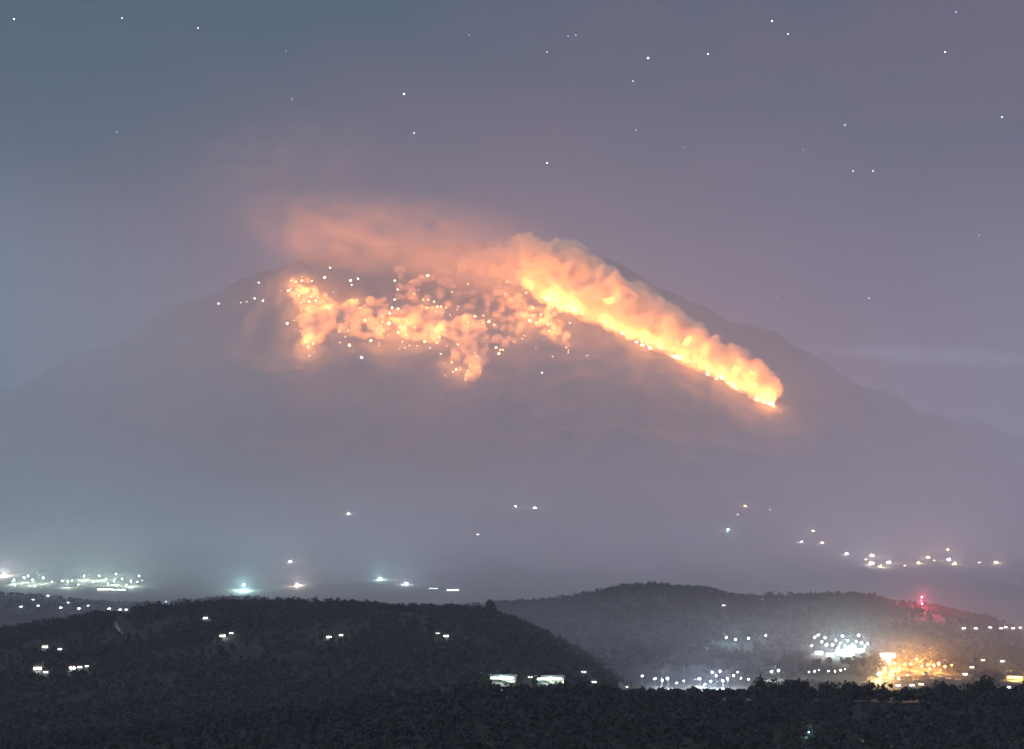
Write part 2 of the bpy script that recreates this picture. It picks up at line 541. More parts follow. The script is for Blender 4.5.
# the few alone on the middle slope
for px, py, st, col, lab in [(349,514,34,WHITE,'single white lit house alone on the hazy slope left of the centre'),
        (516,507,50,WHITE,'left house of the pair of white lights on the slope under the fires'),
        (535,508,60,WHITE,'right, slightly brighter house of the pair of white lights on the slope under the fires'),
        (478,535,26,(1,.6,.65),'faint pinkish lit house on the slope below the pair of white lights'),
        (290,562,34,WHITE,'small white lit house alone just above the far left hill')]:
    put('house', px, py, col, st, lab)
# town on the left
G2 = 'town lights on the far left'
L2 = 'street lamp in the crowded pale green town lights at the far left'
for px, py, st, s in [(14,584,90,2),(24,582,110,2),(32,585,120,2.4),(43,583,160,2.6),(28,580,70,2),(52,586,50,2),(68,587,140,2.6),(72,585,70,2),(62,585,60,2),(84,580,90,2),(86,585,60,2),(99,580,90,2),(106,583,70,2),
        (116,578,80,2),(114,585,110,2),(108,588,70,2),(131,586,110,2.2),(139,580,80,2),(122,583,60,2),(93,586,50,2),(126,589,60,2),(137,586,40,2),(78,589,40,2)]:
    put('lamp', px, py, GREENW if (px % 5) else WARM, st*2.2, L2, G2, scale=s*.75, power=2e5 if st >= 90 else 0)
put('shed', 106, 592, WHITE, 22, 'long bright white shed, brightest strip of the far left town', power=0, scale=2.0)
put('shed', 119, 592, GREENW, 18, 'greenish lit shed right beside the brightest strip of the far left town', power=0, scale=1.8)
put('house', 3, 576, (1,.8,.7), 30, 'glowing warm house at the very left edge of the town lights', scale=1.6, power=1.8e6)
L3 = 'white lit house in the row below the far left town lights'
G3 = 'houses below the far left town'
for px, py, st in [(21,607,40),(38,606,20),(61,608,50),(79,609,46),(109,609,50),(120,610,40),(126,610,36),(48,596,34),(33,600,16),(88,606,14),(68,603,12)]:
    put('house', px, py, BLUEW, st, L3, G3)
put('lamp', 244, 590, CYAN, 1300, 'bright cyan lamp standing on the far hill with a wide glow', power=9e5, scale=1.9)
put('house', 297, 585, (1,.75,.6), 14, 'dim warm house glowing over the far left hill crest', scale=1.5, power=6e5)
put('house', 380, 579, CYAN, 26, 'pale cyan lit house on the far slope, left of a white one', scale=1.4, power=5e5)
put('house', 406, 584, BLUEW, 60, 'bluish white lit house between a pale cyan house and a lit shed', scale=1.5, power=3e5)
put('shed', 453, 592, BLUEW, 14, 'long bluish lit shed above the middle hill crest', scale=1.6)
put('shed', 434, 590, BLUEW, 7, 'faint bluish lit shed left of the longer one above the middle hill crest', scale=1.2)
put('house', 166, 602, BLUEW, 8, 'dim bluish lit house on the far hill right of the town')
# dark left hill
for px, py, st, sc, lab in [(205,619,38,1.0,'white lit house, highest of the lights on the dark left hill'),
        (222,637,38,1.0,'white lit house on the dark left hill below the highest light'),
        (231,634,8,.8,'faint lit house just right of a white one on the dark left hill'),
        (329,638,34,.9,'white lit house in the middle of the dark left hill'),
        (341,636,8,.8,'faint lit house just right of the white one in the middle of the dark hill'),
        (446,637,26,1.0,'white lit house on the right end of the dark left hill'),
        (438,634,5,.8,'faint lit house left of the white one on the right end of the dark hill'),
        (45,648,34,1.1,'greenish white lit house, upper of the cluster on the near left slope'),
        (60,650,10,.8,'faint lit house right of the greenish white one on the near left slope'),
        (38,670,90,1.4,'brightest white lit house, lower left of the cluster on the near left slope'),
        (46,673,14,.8,'dim lit house touching the brightest house on the near left slope'),
        (72,669,70,1.0,'white lit house with two dim neighbours on the near left slope'),
        (80,668,16,.8,'dim lit house beside the white one on the near left slope'),
        (87,667,9,.7,'faintest lit house, last of the row on the near left slope')]:
    put('house', px, py, GREENW if px in (45,) else WHITE, st*.5, lab, scale=sc)
# valley floor lights, centre
put('shed', 503, 682, (.78,1.0,.86), 26, 'bright white open shed with tube lamps, left of the two in the valley', power=4e4, scale=1.0)
put('shed', 549, 683, (.78,1.0,.86), 24, 'bright white open shed with tube lamps, right of the two in the valley', power=4e4, scale=1.1)
for px, py, st, sc, lab in [(584,673,4,1,'dim pale house above the treeline between the sheds and the bright valley lamps'),
        (594,683,5,1,'dim lit house right of the two bright sheds'),(626,688,4,1,'dim lit house just left of the bluish valley lamps'),(530,678,3,.8,'faint lit house between the two bright sheds')]:
    put('house', px, py, GREENW, st, lab, scale=sc)
G4 = 'bluish white lamps in the valley'
L4 = 'bluish white street lamp in the bright row along the valley treeline'
for px, py, st in [(642,684,150),(655,685,120),(662,687,320),(668,687,240),(677,689,200),(684,687,100),(700,686,260),(705,690,420),(711,688,200),(716,684,120),(723,688,420),(728,686,120),(720,679,200),(712,680,120),(734,682,90),(741,684,90),(749,685,140),(738,678,60)]:
    put('lamp', px, py, BLUEW if px < 732 else WARM, st, L4, G4, scale=random.uniform(.8,1.25), power=2.0e5 if st > 240 else 0)
put('lamp', 772, 680, WHITE, 260, 'white street lamp, left of the close pair beside a dark tree', scale=1.3, power=4e4)
put('lamp', 779, 679, WHITE, 260, 'white street lamp, right of the close pair beside a dark tree', scale=1.3, power=4e4)
for px, py, st, lab in [(727,644,420,'pale green street lamp, left of the two on the right hill slope'),(749,645,300,'pale green street lamp, right of the two on the right hill slope'),
        (736,646,90,'weak street lamp between the two pale green ones on the right hill slope'),(766,642,90,'weak pinkish street lamp right of the two pale green ones')]:
    put('lamp', px, py, (1,.8,.85) if px == 766 else CYAN, st, lab, scale=1.2, power=3e4 if st > 200 else 1e4)
put('house', 724, 606, WHITE, 9, 'tiny white lit house high on the right hill')
# floodlit yard
for px, py, col, st, sc, pw, lab in [(840,652,CYAN,16,.5,7e5,'bright cyan white shed in the middle of the floodlit yard'),(850,655,GREENW,14,.45,4e5,'pale green shed, lowest of the floodlit yard'),
        (860,651,CYAN,15,.5,6e5,'cyan white shed at the right end of the floodlit yard'),(830,655,(1,.95,1),9,.4,2e5,'small white shed left of the cyan ones in the floodlit yard'),
        (819,653,(1,.95,1),8,.45,2e5,'dimmer white shed at the left end of the floodlit yard'),(851,648,CYAN,14,.4,5e5,'cyan shed, topmost of the floodlit yard')]:
    put('shed', px, py, col, st, lab, power=pw*.55, scale=sc)
L5 = 'white floodlight standing over the floodlit yard on the right hill'
for px, py in [(812,650),(815,644),(818,641),(822,648),(827,652),(833,650),(836,645),(840,648),(843,643),(845,651),(848,645),(853,650),(856,646),(859,642),(862,649),(865,652),(868,648),(825,643),(838,654),(855,654)]:
    put('lamp', px, py, CYAN if px % 2 else WHITE, 70 + 45*(px % 5), L5, 'floodlights of the yard', scale=.8 + .15*(px % 4))
L6 = 'small white lamp in the dotted row along the treeline under the floodlit yard'
for px in (809,814,820,827,834,839,845):
    put('lamp', px + (px % 4) - 1, 674 + (px*7 % 5), WHITE, 30 + 22*(px % 5), L6, 'dotted row of small lamps', scale=.6 + .15*(px % 4))
# orange quarter
L7 = 'orange street lamp in the glowing orange quarter at the lower right'
for px, py, st, pw in [(880,679,700,5e5),(885,676,500,3e5),(878,682,300,1e5),(890,671,300,3e5),(895,668,320,2e5),(900,673,260,1e5),(905,668,260,1e5),(888,666,150,0),(893,680,200,1e5),(911,672,150,1e5),(917,667,200,0),(922,671,200,3e5),(928,669,380,2e5),(934,672,260,1e5),(939,671,360,2e5),(945,673,150,1e5),(908,679,90,0),(930,677,120,0),(952,672,70,0)]:
    put('lamp', px, py, ORANGE if px > 887 else (1,.72,.30), st, L7, 'orange lamps of the glowing quarter', scale=random.uniform(.6,1.3), power=pw*.7)
put('shed', 888, 657, (1,.72,.66), 14, 'pinkish white lit shed above the glowing orange quarter', scale=.9, power=2e5)
for px, py, col, st, lab in [(898,686,(1,.85,.75),26,'white lit house below the orange quarter, left of three'),(912,686,BLUEW,30,'bluish white lit house below the orange quarter, middle of three'),(921,685,WARM,16,'warm lit house below the orange quarter, right of three'),
        (965,675,GREENW,26,'pale green lit house right of the orange quarter'),(972,668,WARM,14,'warm lit house up the slope from the pale green one'),(983,661,WARM,8,'dim warm house among trees near the right edge'),
        (1002,662,WHITE,10,'white lit house high above the red and orange shed'),(1008,688,(1,.85,.9),34,'white lit house below the red and orange shed at the right edge'),
        (964,629,WHITE,24,'white lit house, leftmost of the row by the right hill end'),(976,629,WHITE,22,'white lit house, second from the left in the row by the right hill end')]:
    put('house', px, py, col, st, lab)
put('shed', 1016, 680, (1,.55,.12), 22, 'red and orange lit shed at the lower right edge', scale=.9, power=2e5)
L8 = 'dim white house in the row of lights at the right edge beside the hill end'
for px in (990,1001,1006,1013,1020):
    put('house', px, 628 + px % 2, WHITE, 14 + px % 9, L8, 'dim houses in the row at the right edge')
L10 = 'low house standing among the lamps of the orange quarter'
for px, py in [(884,682),(893,676),(901,680),(909,676),(916,680),(925,675),(933,679),(941,677),(949,679),(897,672),(914,672),(931,673),(870,680),(958,680)]:
    put('house', px, py, ORANGE, .5, L10, 'houses of the orange quarter', scale=1.2).rotation_euler.z += random.uniform(-.9, .9)
# near, at the bottom edge
put('lamp', 809, 744, CYAN, 5, 'dim teal lamp among the nearest trees at the bottom edge', scale=.7, power=6e3)
for px, py, lab in [(861,742,'faint grey lit house among the nearest trees, left of two'),(890,747,'faint grey lit house among the nearest trees, right of two')]:
    put('house', px, py, (1,.95,.9), .10, lab, scale=.5)

# ------------------------------------------------------------------ radio mast with red beacons
def radio_mast():
    p = hit(922, 612)
    r = empty('radio_mast', p)
    hgt = 30.0
    m = MB()
    cor = [(math.cos(a)*1.6, math.sin(a)*1.6) for a in (0.3, 0.3+2*math.pi/3, 0.3+4*math.pi/3)]
    tp = .35
    at = lambda i, z: (cor[i][0]*(1-(1-tp)*z/hgt), cor[i][1]*(1-(1-tp)*z/hgt), z)
    for i in range(3):
        m.tube([at(i, -1), at(i, hgt)], [.16, .10], 6)
    z = 0
    while z < hgt-2:
        for i in range(3):
            m.tube([at(i, z), at((i+1) % 3, z+2)], [.05, .05], 5)
            m.tube([at(i, z+2), at((i+1) % 3, z+2)], [.05, .05], 5)
        z += 2
    m.build('lattice_mast', M_REDWHITE, r)
    a = MB(); a.tube([(0,0,hgt-.2),(0,0,hgt+3)], [.07,.03], 6); a.build('antenna', M_STEEL, r)
    d = MB(); d.lathe([(.2,-.5),(.9,0),(1.0,.25)], 14, (0,-1.4,hgt*.7)); d.build('dish', M_STEEL, r)
    for z in (hgt*.98, hgt*.55):
        b = MB(); b.lathe([(.1,-2.0),(1.8,-1.2),(2.1,0),(1.8,1.2),(.1,2.0)], 12, (0,-3.2,z)); b.build('beacon', emit((1.0,.16,.30), 14), r)
        glow(r, (0,-10,z+6), RED, 1.0e6, 1.5)
    tag(r, 'lattice radio mast on the right hill crest with glowing red beacons', 'mast')
    LIGHT_PX.append((922, 600, p.y, 5))
radio_mast()

# ------------------------------------------------------------------ fires on the mountain
FIRE_Y = (1.0, 0.80, 0.42); FIRE_O = (1.0, 0.34, 0.07)
def flame_mesh(seed, k=5):
    r = random.Random(seed)
    b = MB()
    for i in range(k):
        x, y = r.uniform(-1,1)*.7, r.uniform(-.4,.4)
        h = r.uniform(.7, 1.5); w = r.uniform(.28,.5)
        lean = r.uniform(-.5,.1)
        b.tube([(x,y,-.25),(x+lean*.1,y,h*.25),(x+lean*.45,y,h*.6),(x+lean,y,h)], [w*.7,w,w*.6,.02], 7)
    return b
M_FLAME = emit((1.0, 0.74, 0.34), 11.0)
M_FLAMEW = emit((1.0, 0.86, 0.62), 15.0)
M_FLAMEO = emit((1.0, 0.55, 0.20), 4.5)
flame_protos = []
def ground_fire(px, py, size, m, label, group):
    p = hit(px, py, 6500)
    key = (m.name, random.randrange(3))
    for k, o0 in flame_protos:
        if k == key:
            o = o0.copy(); COL.objects.link(o); break
    else:
        o = flame_mesh(hash(key) % 999, 5).build('ground_fire', m, smooth=True)
        flame_protos.append((key, o))
    o.location = p
    o.rotation_euler = (0, 0, random.uniform(-.6, .6))
    o.scale = (size, size, size*random.uniform(.8, 1.2))
    tag(o, label, 'fire', group)
    return o, p

spots_white = [(330,268,.9),(325,278,1.2),(312,281,.8),(351,281,1.2),(352,285,.8),(358,279,.8),(395,281,1),(398,290,1),(395,300,1.1),(392,308,1),(398,309,1.2),(390,314,1),
    (287,324,1.1),(362,358,1.3),(259,283,.9),(219,304,1.1),(247,302,.6),(255,299,.9),(263,301,.9),(241,303,.4),(587,356,.8),(542,373,.8)]
spots_yellow = [(291,281,1.1),(296,282,1.2),(302,281,1),(289,291,1.1),(297,290,1.2),(299,296,1.2),(307,292,1.1),(313,290,1.2),(311,297,1.3),(318,298,1.2),(309,302,1.1),(316,301,1.2),(301,303,1),(301,311,1.1),
    (327,299,.9),(332,305,1.1),(330,309,.9),(307,315,1.2),(300,331,.8),(306,342,1.3),(308,348,1.3),(313,344,1.1),(339,332,1.1),(348,331,1),(346,323,.9),(349,346,1.1),(345,337,.9),(371,341,1.1),(379,346,1),
    (365,321,1.1),(360,308,1),(365,306,1),(357,300,1.1),(381,314,.8),(389,324,1.1),(388,335,1.3),(402,342,1),(417,346,1.2),(409,346,.9),(404,268,.7),(428,276,1.1),(419,290,.7),(428,300,.7),(427,308,.9),(437,307,.7),
    (443,284,.8),(452,292,.6),(468,284,.6),(423,300,.7),(434,302,.8),(441,307,.8),(446,308,.9),(458,307,.7),(414,294,.7),(436,330,1.3),(439,337,1.1),(437,343,.9),(441,354,1),(444,363,1.1),(451,363,1.3),(456,370,1.2),(465,380,1.2),
    (477,357,.8),(475,317,1),(483,316,.9),(489,322,1.1),(494,325,.9),(482,323,.9),(468,323,.8),(496,348,1),(499,354,.9),(507,282,.9),(499,287,.7),(522,290,.9),(526,293,1),(531,290,1.1),(538,291,1.2),(536,295,1),(548,301,1),(553,302,1.1),
    (549,308,1.1),(557,306,1),(524,316,1.1),(530,321,1.3),(536,323,1.2),(548,325,1.1),(554,329,1.2),(549,331,1),(557,334,1.1),(564,339,1.1),(566,348,1),(568,353,1),(524,336,.8),(522,339,.8),(536,348,.8),(564,308,1),(572,312,.9),(570,323,.8),
    (411,320,1),(404,328,1),(398,333,.9),(425,342,1),(430,348,1),(415,328,.8),(376,330,.7),(356,326,.8),(320,320,.7),(382,322,.8),(446,330,.9),(458,345,.8),(470,366,.9),(487,338,.8),(510,300,.7),(516,306,.8),(541,315,.9),(559,322,.8)]
LW = 'small white ground fire dotted on the dark mountain slope around the burning area'
LY = 'small yellow ground fire in the crowded burning area on the dark mountain slope'
named = {(219,304): 'white ground fire farthest out on the left of the burning area', (362,358): 'white ground fire alone just under the lower edge of the burning area',
         (287,324): 'white ground fire alone beside the left edge of the burning area', (587,356): 'white ground fire alone to the right of the burning area, under the fire front',
         (542,373): 'white ground fire alone below the right part of the burning area', (259,283): 'white ground fire above the short row of three left of the burning area'}
FIRE_PTS = {}
_r = random.Random(5)
_base = [q for q in spots_yellow]
for _ in range(95):
    a = _r.choice(_base)
    q = (round(a[0]+_r.gauss(0, 7)), round(a[1]+_r.gauss(0, 5)), _r.uniform(.35, .75))
    if 276 < q[1] < 380 and all((q[0], q[1]) != (b[0], b[1]) for b in spots_yellow): spots_yellow.append(q)
for px, py, s in spots_white:
    lab = named.get((px, py))
    o, p = ground_fire(px, py, 7.0*s, M_FLAMEW, lab or LW, None if lab else 'white ground fires around the burning area')
    FIRE_PTS[(px, py)] = (o, p)
for px, py, s in spots_yellow:
    o, p = ground_fire(px, py, 8.5*s*random.choice((.45,.6,.75,.95,1.2)), random.choice((M_FLAME, M_FLAME, M_FLAMEO)), LY, 'yellow ground fires in the burning area')
    FIRE_PTS[(px, py)] = (o, p)

FIELD_POWER = 2.0e6
for i, (px, py, s) in enumerate(spots_yellow):
    if s >= 1.1 or i % 4 == 0:
        o, p = FIRE_PTS[(px, py)]
        n = land_normal(p)
        d = bpy.data.lights.new('fire_glow', 'POINT')
        d.color = FIRE_O; d.energy = FIELD_POWER*s*random.uniform(.6, 1.4); d.shadow_soft_size = 30
        lo = bpy.data.objects.new('fire_glow', d); COL.objects.link(lo)
        lo.parent = o
        lo.matrix_parent_inverse.identity()
        q = (n*55 + Vector((0, -30, 0)))
        m_ = o.rotation_euler.to_matrix().inverted() @ q
        lo.location = (m_.x/o.scale.x, m_.y/o.scale.y, m_.z/o.scale.z)
        lo.scale = (1/o.scale.x, 1/o.scale.y, 1/o.scale.z)

# fire front down the right-hand spur
AWAY = Vector((0, .55, .83))
PLUME_T = [0, .05, .15, .3, .45, .6, .75, .88, 1]
PLUME_W = [32, 38, 42, 48, 54, 60, 67, 70, 58]
front_px = [(528,288),(540,295),(552,301),(575,312),(605,326),(640,342),(672,356),(700,370),(735,387),(760,400),(773,406)]
def along(poly, n):
    P = np.array(poly, float); L = np.concatenate([[0], np.cumsum(np.hypot(*np.diff(P, axis=0).T))])
    s = np.linspace(0, L[-1], n)
    return np.stack([np.interp(s, L, P[:,0]), np.interp(s, L, P[:,1])], -1)
fc = hit(650, 347, 6500)
front = empty('fire_front', fc)
tag(front, 'long bright fire front running down the right mountain spur under a lit smoke plume', 'fire')
FRONT = []
for i, (px, py) in enumerate(along(front_px, 64)):
    p = hit(px + random.uniform(-3, 3), py + random.uniform(-3.0, 2.0), 6500)
    FRONT.append((px, py, p))
    o = flame_mesh(100+i, 6).build('flame', M_FLAMEW if i % 3 else M_FLAME, front, smooth=True)
    s = random.choice((5, 7, 9, 12, 16))
    o.location = p - fc
    o.scale = (s*1.4, s, s)
FRONT_POWER = 1.25e6
for i, (px, py, p) in enumerate(FRONT):
    t = i/63.0                                     # top of the spur to the low tip
    k = (1.3 if t > .93 else 1.0)*min(1.0, .5 + t*4)
    n = land_normal(p)
    glow(front, p - fc + n*30 + Vector((0, -36, 6)), FIRE_O, FRONT_POWER*k*random.uniform(.55, 1.7), 25)
    full = np.interp(1-t, PLUME_T, PLUME_W)*p.y/F
    if i % 4 == 0:
        glow(front, p - fc + Vector((-20, -full*.55-40, full*.30)), FIRE_O, FRONT_POWER*k*2.5*random.uniform(.7, 1.3), 30)  # added lights hanging in mid-air before the plume, to shade its face

# ------------------------------------------------------------------ smoke
def ragged(o, dens, size, lo, hi, rate):
    m = o.data.materials[0]; n, l = m.node_tree.nodes, m.node_tree.links
    m.cycles.volume_step_rate = rate
    pv = next(q for q in n if q.type == 'PRINCIPLED_VOLUME')
    t = n.new('ShaderNodeTexCoord')
    z = n.new('ShaderNodeTexNoise'); z.inputs['Scale'].default_value = 1.0/size; z.inputs['Detail'].default_value = 4
    z.inputs['Roughness'].default_value = .6
    l.new(t.outputs['Object'], z.inputs['Vector'])
    r = n.new('ShaderNodeMapRange'); r.inputs['From Min'].default_value = lo; r.inputs['From Max'].default_value = hi
    r.inputs['To Min'].default_value = dens*.06; r.inputs['To Max'].default_value = dens
    l.new(z.outputs[0], r.inputs['Value'])
    l.new(r.outputs[0], pv.inputs['Density'])

def billow(name, spheres, voxel, mat_, disp=14.0, dscale=60.0):
    v0, f0 = ico(2)
    V, Fs, b = [], [], 0
    for c, r in spheres:
        V.append(v0*r + np.array(c)); Fs.append(f0 + b); b += len(v0)
    V = np.concatenate(V); Fs = np.concatenate(Fs)
    tmp = mesh_obj('tmp', V, Fs, mat_)
    md = tmp.modifiers.new('r', 'REMESH'); md.mode = 'VOXEL'; md.voxel_size = voxel
    dg = bpy.context.evaluated_depsgraph_get()
    me = bpy.data.meshes.new_from_object(tmp.evaluated_get(dg))
    bpy.data.objects.remove(tmp, do_unlink=True)
    n = len(me.vertices)
    co = np.empty(n*3, np.float32); me.vertices.foreach_get('co', co); co = co.reshape(-1, 3)
    no = np.empty(n*3, np.float32); me.vertices.foreach_get('normal', no); no = no.reshape(-1, 3)
    d = np.empty(n, np.float32)
    for i in range(n):
        q = Vector(co[i].tolist())
        a = 1-abs(mnoise.noise(q/dscale))*1.6
        c = 1-abs(mnoise.noise(q/(dscale*.42)+Vector((7,3,1))))*1.6
        d[i] = (a-.55)*disp + (c-.55)*disp*.45
    co = co + no*d[:, None]
    me.vertices.foreach_set('co', co.ravel())
    me.name = name
    me.materials.clear(); me.materials.append(mat_)
    o = bpy.data.objects.new(name, me)
    COL.objects.link(o)
    return o

def plume():
    th = along([(0,8),(100,8)], 2)
    pts = np.concatenate([along(front_px[1:][::-1], 60), along([(533,287),(515,283),(492,278),(468,274)], 14)])   # from the low tip upwards
    sp = []
    for i, (px, py) in enumerate(pts):
        t = min(i/59, 1.0)
        g = hit(px, py, 6500)
        ppm = g.y/F                               # metres per pixel there
        full = np.interp(t, PLUME_T, PLUME_W)*ppm*(1 if i < 60 else 1-.045*(i-59))
        n_l = max(2, int(full/75))
        for k in range(n_l+1):
            h = (k+.5)/(n_l+1)
            r = full*(random.uniform(.17,.25) if h < .35 else random.choice((.17,.22,.28,.34)))
            c = g + AWAY*(h*full*.92 + full*.12) + Vector((random.uniform(-1,1)*22 - h*35, random.uniform(-1,1)*40 - r*.5, random.uniform(-12,12)))
            sp.append((c, max(r, 40)))
    o = billow('smoke_plume', sp, 11, vol('fire_lit_smoke', (0.97, 0.80, 0.56), 0.026, 0.0), 58, 130)
    ragged(o, 0.028, 100, .40, .55, .13)
    tag(o, 'thick billowing fire lit smoke plume leaning up along the right spur', 'smoke plume')
plume()

def patch(poly, n, rmin, rmax, label, dens=0.008):
    n = int(n*3.2); rmin *= .8; rmax *= .9; dens *= 1.0
    P = np.array(poly, float)
    x0, y0 = P.min(0); x1, y1 = P.max(0)
    def inside(x, y):
        c = False
        for i in range(len(P)):
            (ax, ay), (bx, by) = P[i], P[i-1]
            if (ay > y) != (by > y) and x < (bx-ax)*(y-ay)/(by-ay)+ax: c = not c
        return c
    sp = []
    while len(sp) < n:
        x, y = random.uniform(x0, x1), random.uniform(y0, y1)
        if not inside(x, y): continue
        g = hit(x, y, 6500); r = random.uniform(rmin, rmax)
        sp.append((g + land_normal(g)*r*.5 + Vector((0,0,r*.2)), r))
    o = billow('smoke_cloud', sp, 9, vol('thin_smoke', (0.93, 0.76, 0.60), dens, 0.0), 18, 70)
    ragged(o, dens*1.5, 130, .34, .56, .35)
    tag(o, label, 'smoke')
    return o
patch([(286,280),(318,284),(334,300),(330,314),(302,312),(290,298)], 14, 20, 34, 'yellowish lit smoke among the crowded fires at the upper left of the burning area', .005)
patch([(328,306),(356,303),(356,340),(334,332)], 12, 24, 40, 'dim lit smoke between the left wedge and the dusky pink smoke', .006)
patch([(300,316),(334,312),(332,330),(318,345),(307,350)], 22, 28, 50, 'orange lit wedge of smoke at the left end of the burning area')
patch([(350,304),(386,300),(388,330),(376,342),(352,342)], 22, 24, 44, 'dusky pink lit smoke between the left wedge and the long orange smoke')
patch([(396,270),(450,282),(478,296),(470,312),(420,306),(396,300)], 18, 24, 40, 'faint dusky lit smoke above the long orange smoke in the middle of the burning area', .005)
patch([(388,314),(440,312),(446,342),(430,345),(392,336)], 30, 26, 46, 'long orange lit smoke in the middle of the burning area')
patch([(430,322),(486,322),(488,350),(478,385),(466,381)], 30, 26, 46, 'orange lit wedge of smoke pointing down at the middle of the burning area', .009)
patch([(486,296),(512,290),(520,312),(522,345),(492,350),(484,325)], 16, 22, 36, 'faint pink lit smoke between the middle wedge and the streak under the fire front', .007)
patch([(505,300),(545,300),(566,330),(568,350),(556,345),(530,325)], 24, 18, 34, 'thin streak of lit smoke under the upper end of the fire front', .008)

def soft_bank(name, px, py, dist, half, rz, dens, label, col, nscale=2.2, seed=0.0, lo=.40, hi=.75):
    d = ray_dir(px, py); d = d/d[1]
    c = Vector((d[0]*dist, dist, CAM_Z + d[2]*dist))
    v, f = ico(3)
    o = mesh_obj(name, v, f, vol(name, col, dens, 0.15), loc=c)
    o.scale = half; o.rotation_euler = (0, rz, 0)
    m = o.data.materials[0]; n, l = m.node_tree.nodes, m.node_tree.links
    pv = next(q for q in n if q.type == 'PRINCIPLED_VOLUME')
    t = n.new('ShaderNodeTexCoord')
    ln = n.new('ShaderNodeVectorMath'); ln.operation = 'LENGTH'
    l.new(t.outputs['Object'], ln.inputs[0])
    fo = n.new('ShaderNodeMapRange'); fo.interpolation_type = 'SMOOTHSTEP'
    fo.inputs['From Min'].default_value = 0.98; fo.inputs['From Max'].default_value = 0.15
    l.new(ln.outputs['Value'], fo.inputs['Value'])
    mpn = n.new('ShaderNodeMapping')
    k = max(half)
    mpn.inputs['Scale'].default_value = (half[0]/k*1.0, half[1]/k, half[2]/k*1.6)
    mpn.inputs['Location'].default_value = (seed, seed*.7, 0)
    l.new(t.outputs['Object'], mpn.inputs['Vector'])
    z = n.new('ShaderNodeTexNoise'); z.inputs['Scale'].default_value = nscale*2; z.inputs['Detail'].default_value = 6; z.inputs['Roughness'].default_value = .6; m.cycles.volume_step_rate = .25
    l.new(mpn.outputs[0], z.inputs['Vector'])
    zr = n.new('ShaderNodeMapRange'); zr.inputs['From Min'].default_value = lo; zr.inputs['From Max'].default_value = hi
    l.new(z.outputs[0], zr.inputs['Value'])
    mu = n.new('ShaderNodeMath'); mu.operation = 'MULTIPLY'
    l.new(fo.outputs[0], mu.inputs[0]); l.new(zr.outputs[0], mu.inputs[1])
    m2 = n.new('ShaderNodeMath'); m2.operation = 'MULTIPLY'; m2.inputs[1].default_value = dens
    l.new(mu.outputs[0], m2.inputs[0]); l.new(m2.outputs[0], pv.inputs['Density'])
    tag(o, label, 'smoke')
    return o
PINK = (0.72, 0.60, 0.54)
soft_bank('smoke_bank', 390, 232, 9850, (1400, 420, 370), R(5), 0.0042, 'wide soft pinkish smoke bank drifting left over the summit', PINK, 3.6, 3.3, .36, .60)
soft_bank('smoke_bank', 475, 262, 9750, (700, 300, 290), R(12), 0.0046, 'denser orange smoke joining the plume top to the wide pinkish bank', PINK, 3.2, 4.1, .36, .58)
soft_bank('smoke_bank', 270, 168, 10300, (1150, 450, 560), R(-18), 0.0013, 'thin dusky smoke veil above the wide pinkish bank', PINK, 2.6, 8.7)

cl = soft_bank('cloud', 950, 357, 27000, (3300, 900, 190), R(4), 0.0050, 'thin pale cloud band low in the sky at the right', (.97,.95,1.0), 2.0, 2.2, .25, .75)
del cl['category']; tag(cl, kind='stuff')
soft_bank('smoke', 908, 655, 2090, (80, 60, 42), 0.0, 0.0016, 'added thin smoke holding the orange lamp glow over the orange quarter', (.95,.86,.78), 2.6, 5.5, .30, .62)  # volume added to catch the lamp light as a halo
# ------------------------------------------------------------------ stars
LS = 'faint white star scattered in the night sky'
sv, sf = ico(2)
star0 = None
NS = {(404,94): 'bright white star above the smoke bank', (648,58): 'bluish bright star high right of the centre', (14,19): 'star in the top left corner of the sky',
      (1002,117): 'star near the right edge of the sky', (853,171): 'left star of the close level pair at the upper right', (873,171): 'right star of the close level pair at the upper right'}
for px, py, s in [(14,19,1),(122,18,.8),(198,28,.8),(286,51,.6),(292,99,.6),(404,94,1.5),(414,133,.9),(772,21,1.2),(788,34,.9),(576,35,.7),(547,52,.6),(648,58,1.6),(708,54,1),(633,81,.8),(636,130,.8),(547,163,1.1),
        (684,147,.5),(803,150,.5),(845,125,.8),(853,171,.8),(873,171,.8),(945,52,1),(1002,117,.9),(979,235,.7),(956,12,.7),(869,298,.9),(777,298,.8),(469,35,.5),(117,132,.5),(568,36,.5)]:
    d = Vector(ray_dir(px, py)).normalized()*60000
    if star0 is None:
        star0 = mesh_obj('star', sv*30, sf, emit((.85,.95,1.0), 7)); o = star0
    else:
        o = star0.copy(); COL.objects.link(o)
    o.location = d + Vector((0,0,CAM_Z)); o.scale = (s*.8,)*3
    for k in ('group',):
        if k in o: del o[k]
    lab = NS.get((px, py))
    tag(o, lab or LS, 'star', None if lab else 'stars in the night sky')

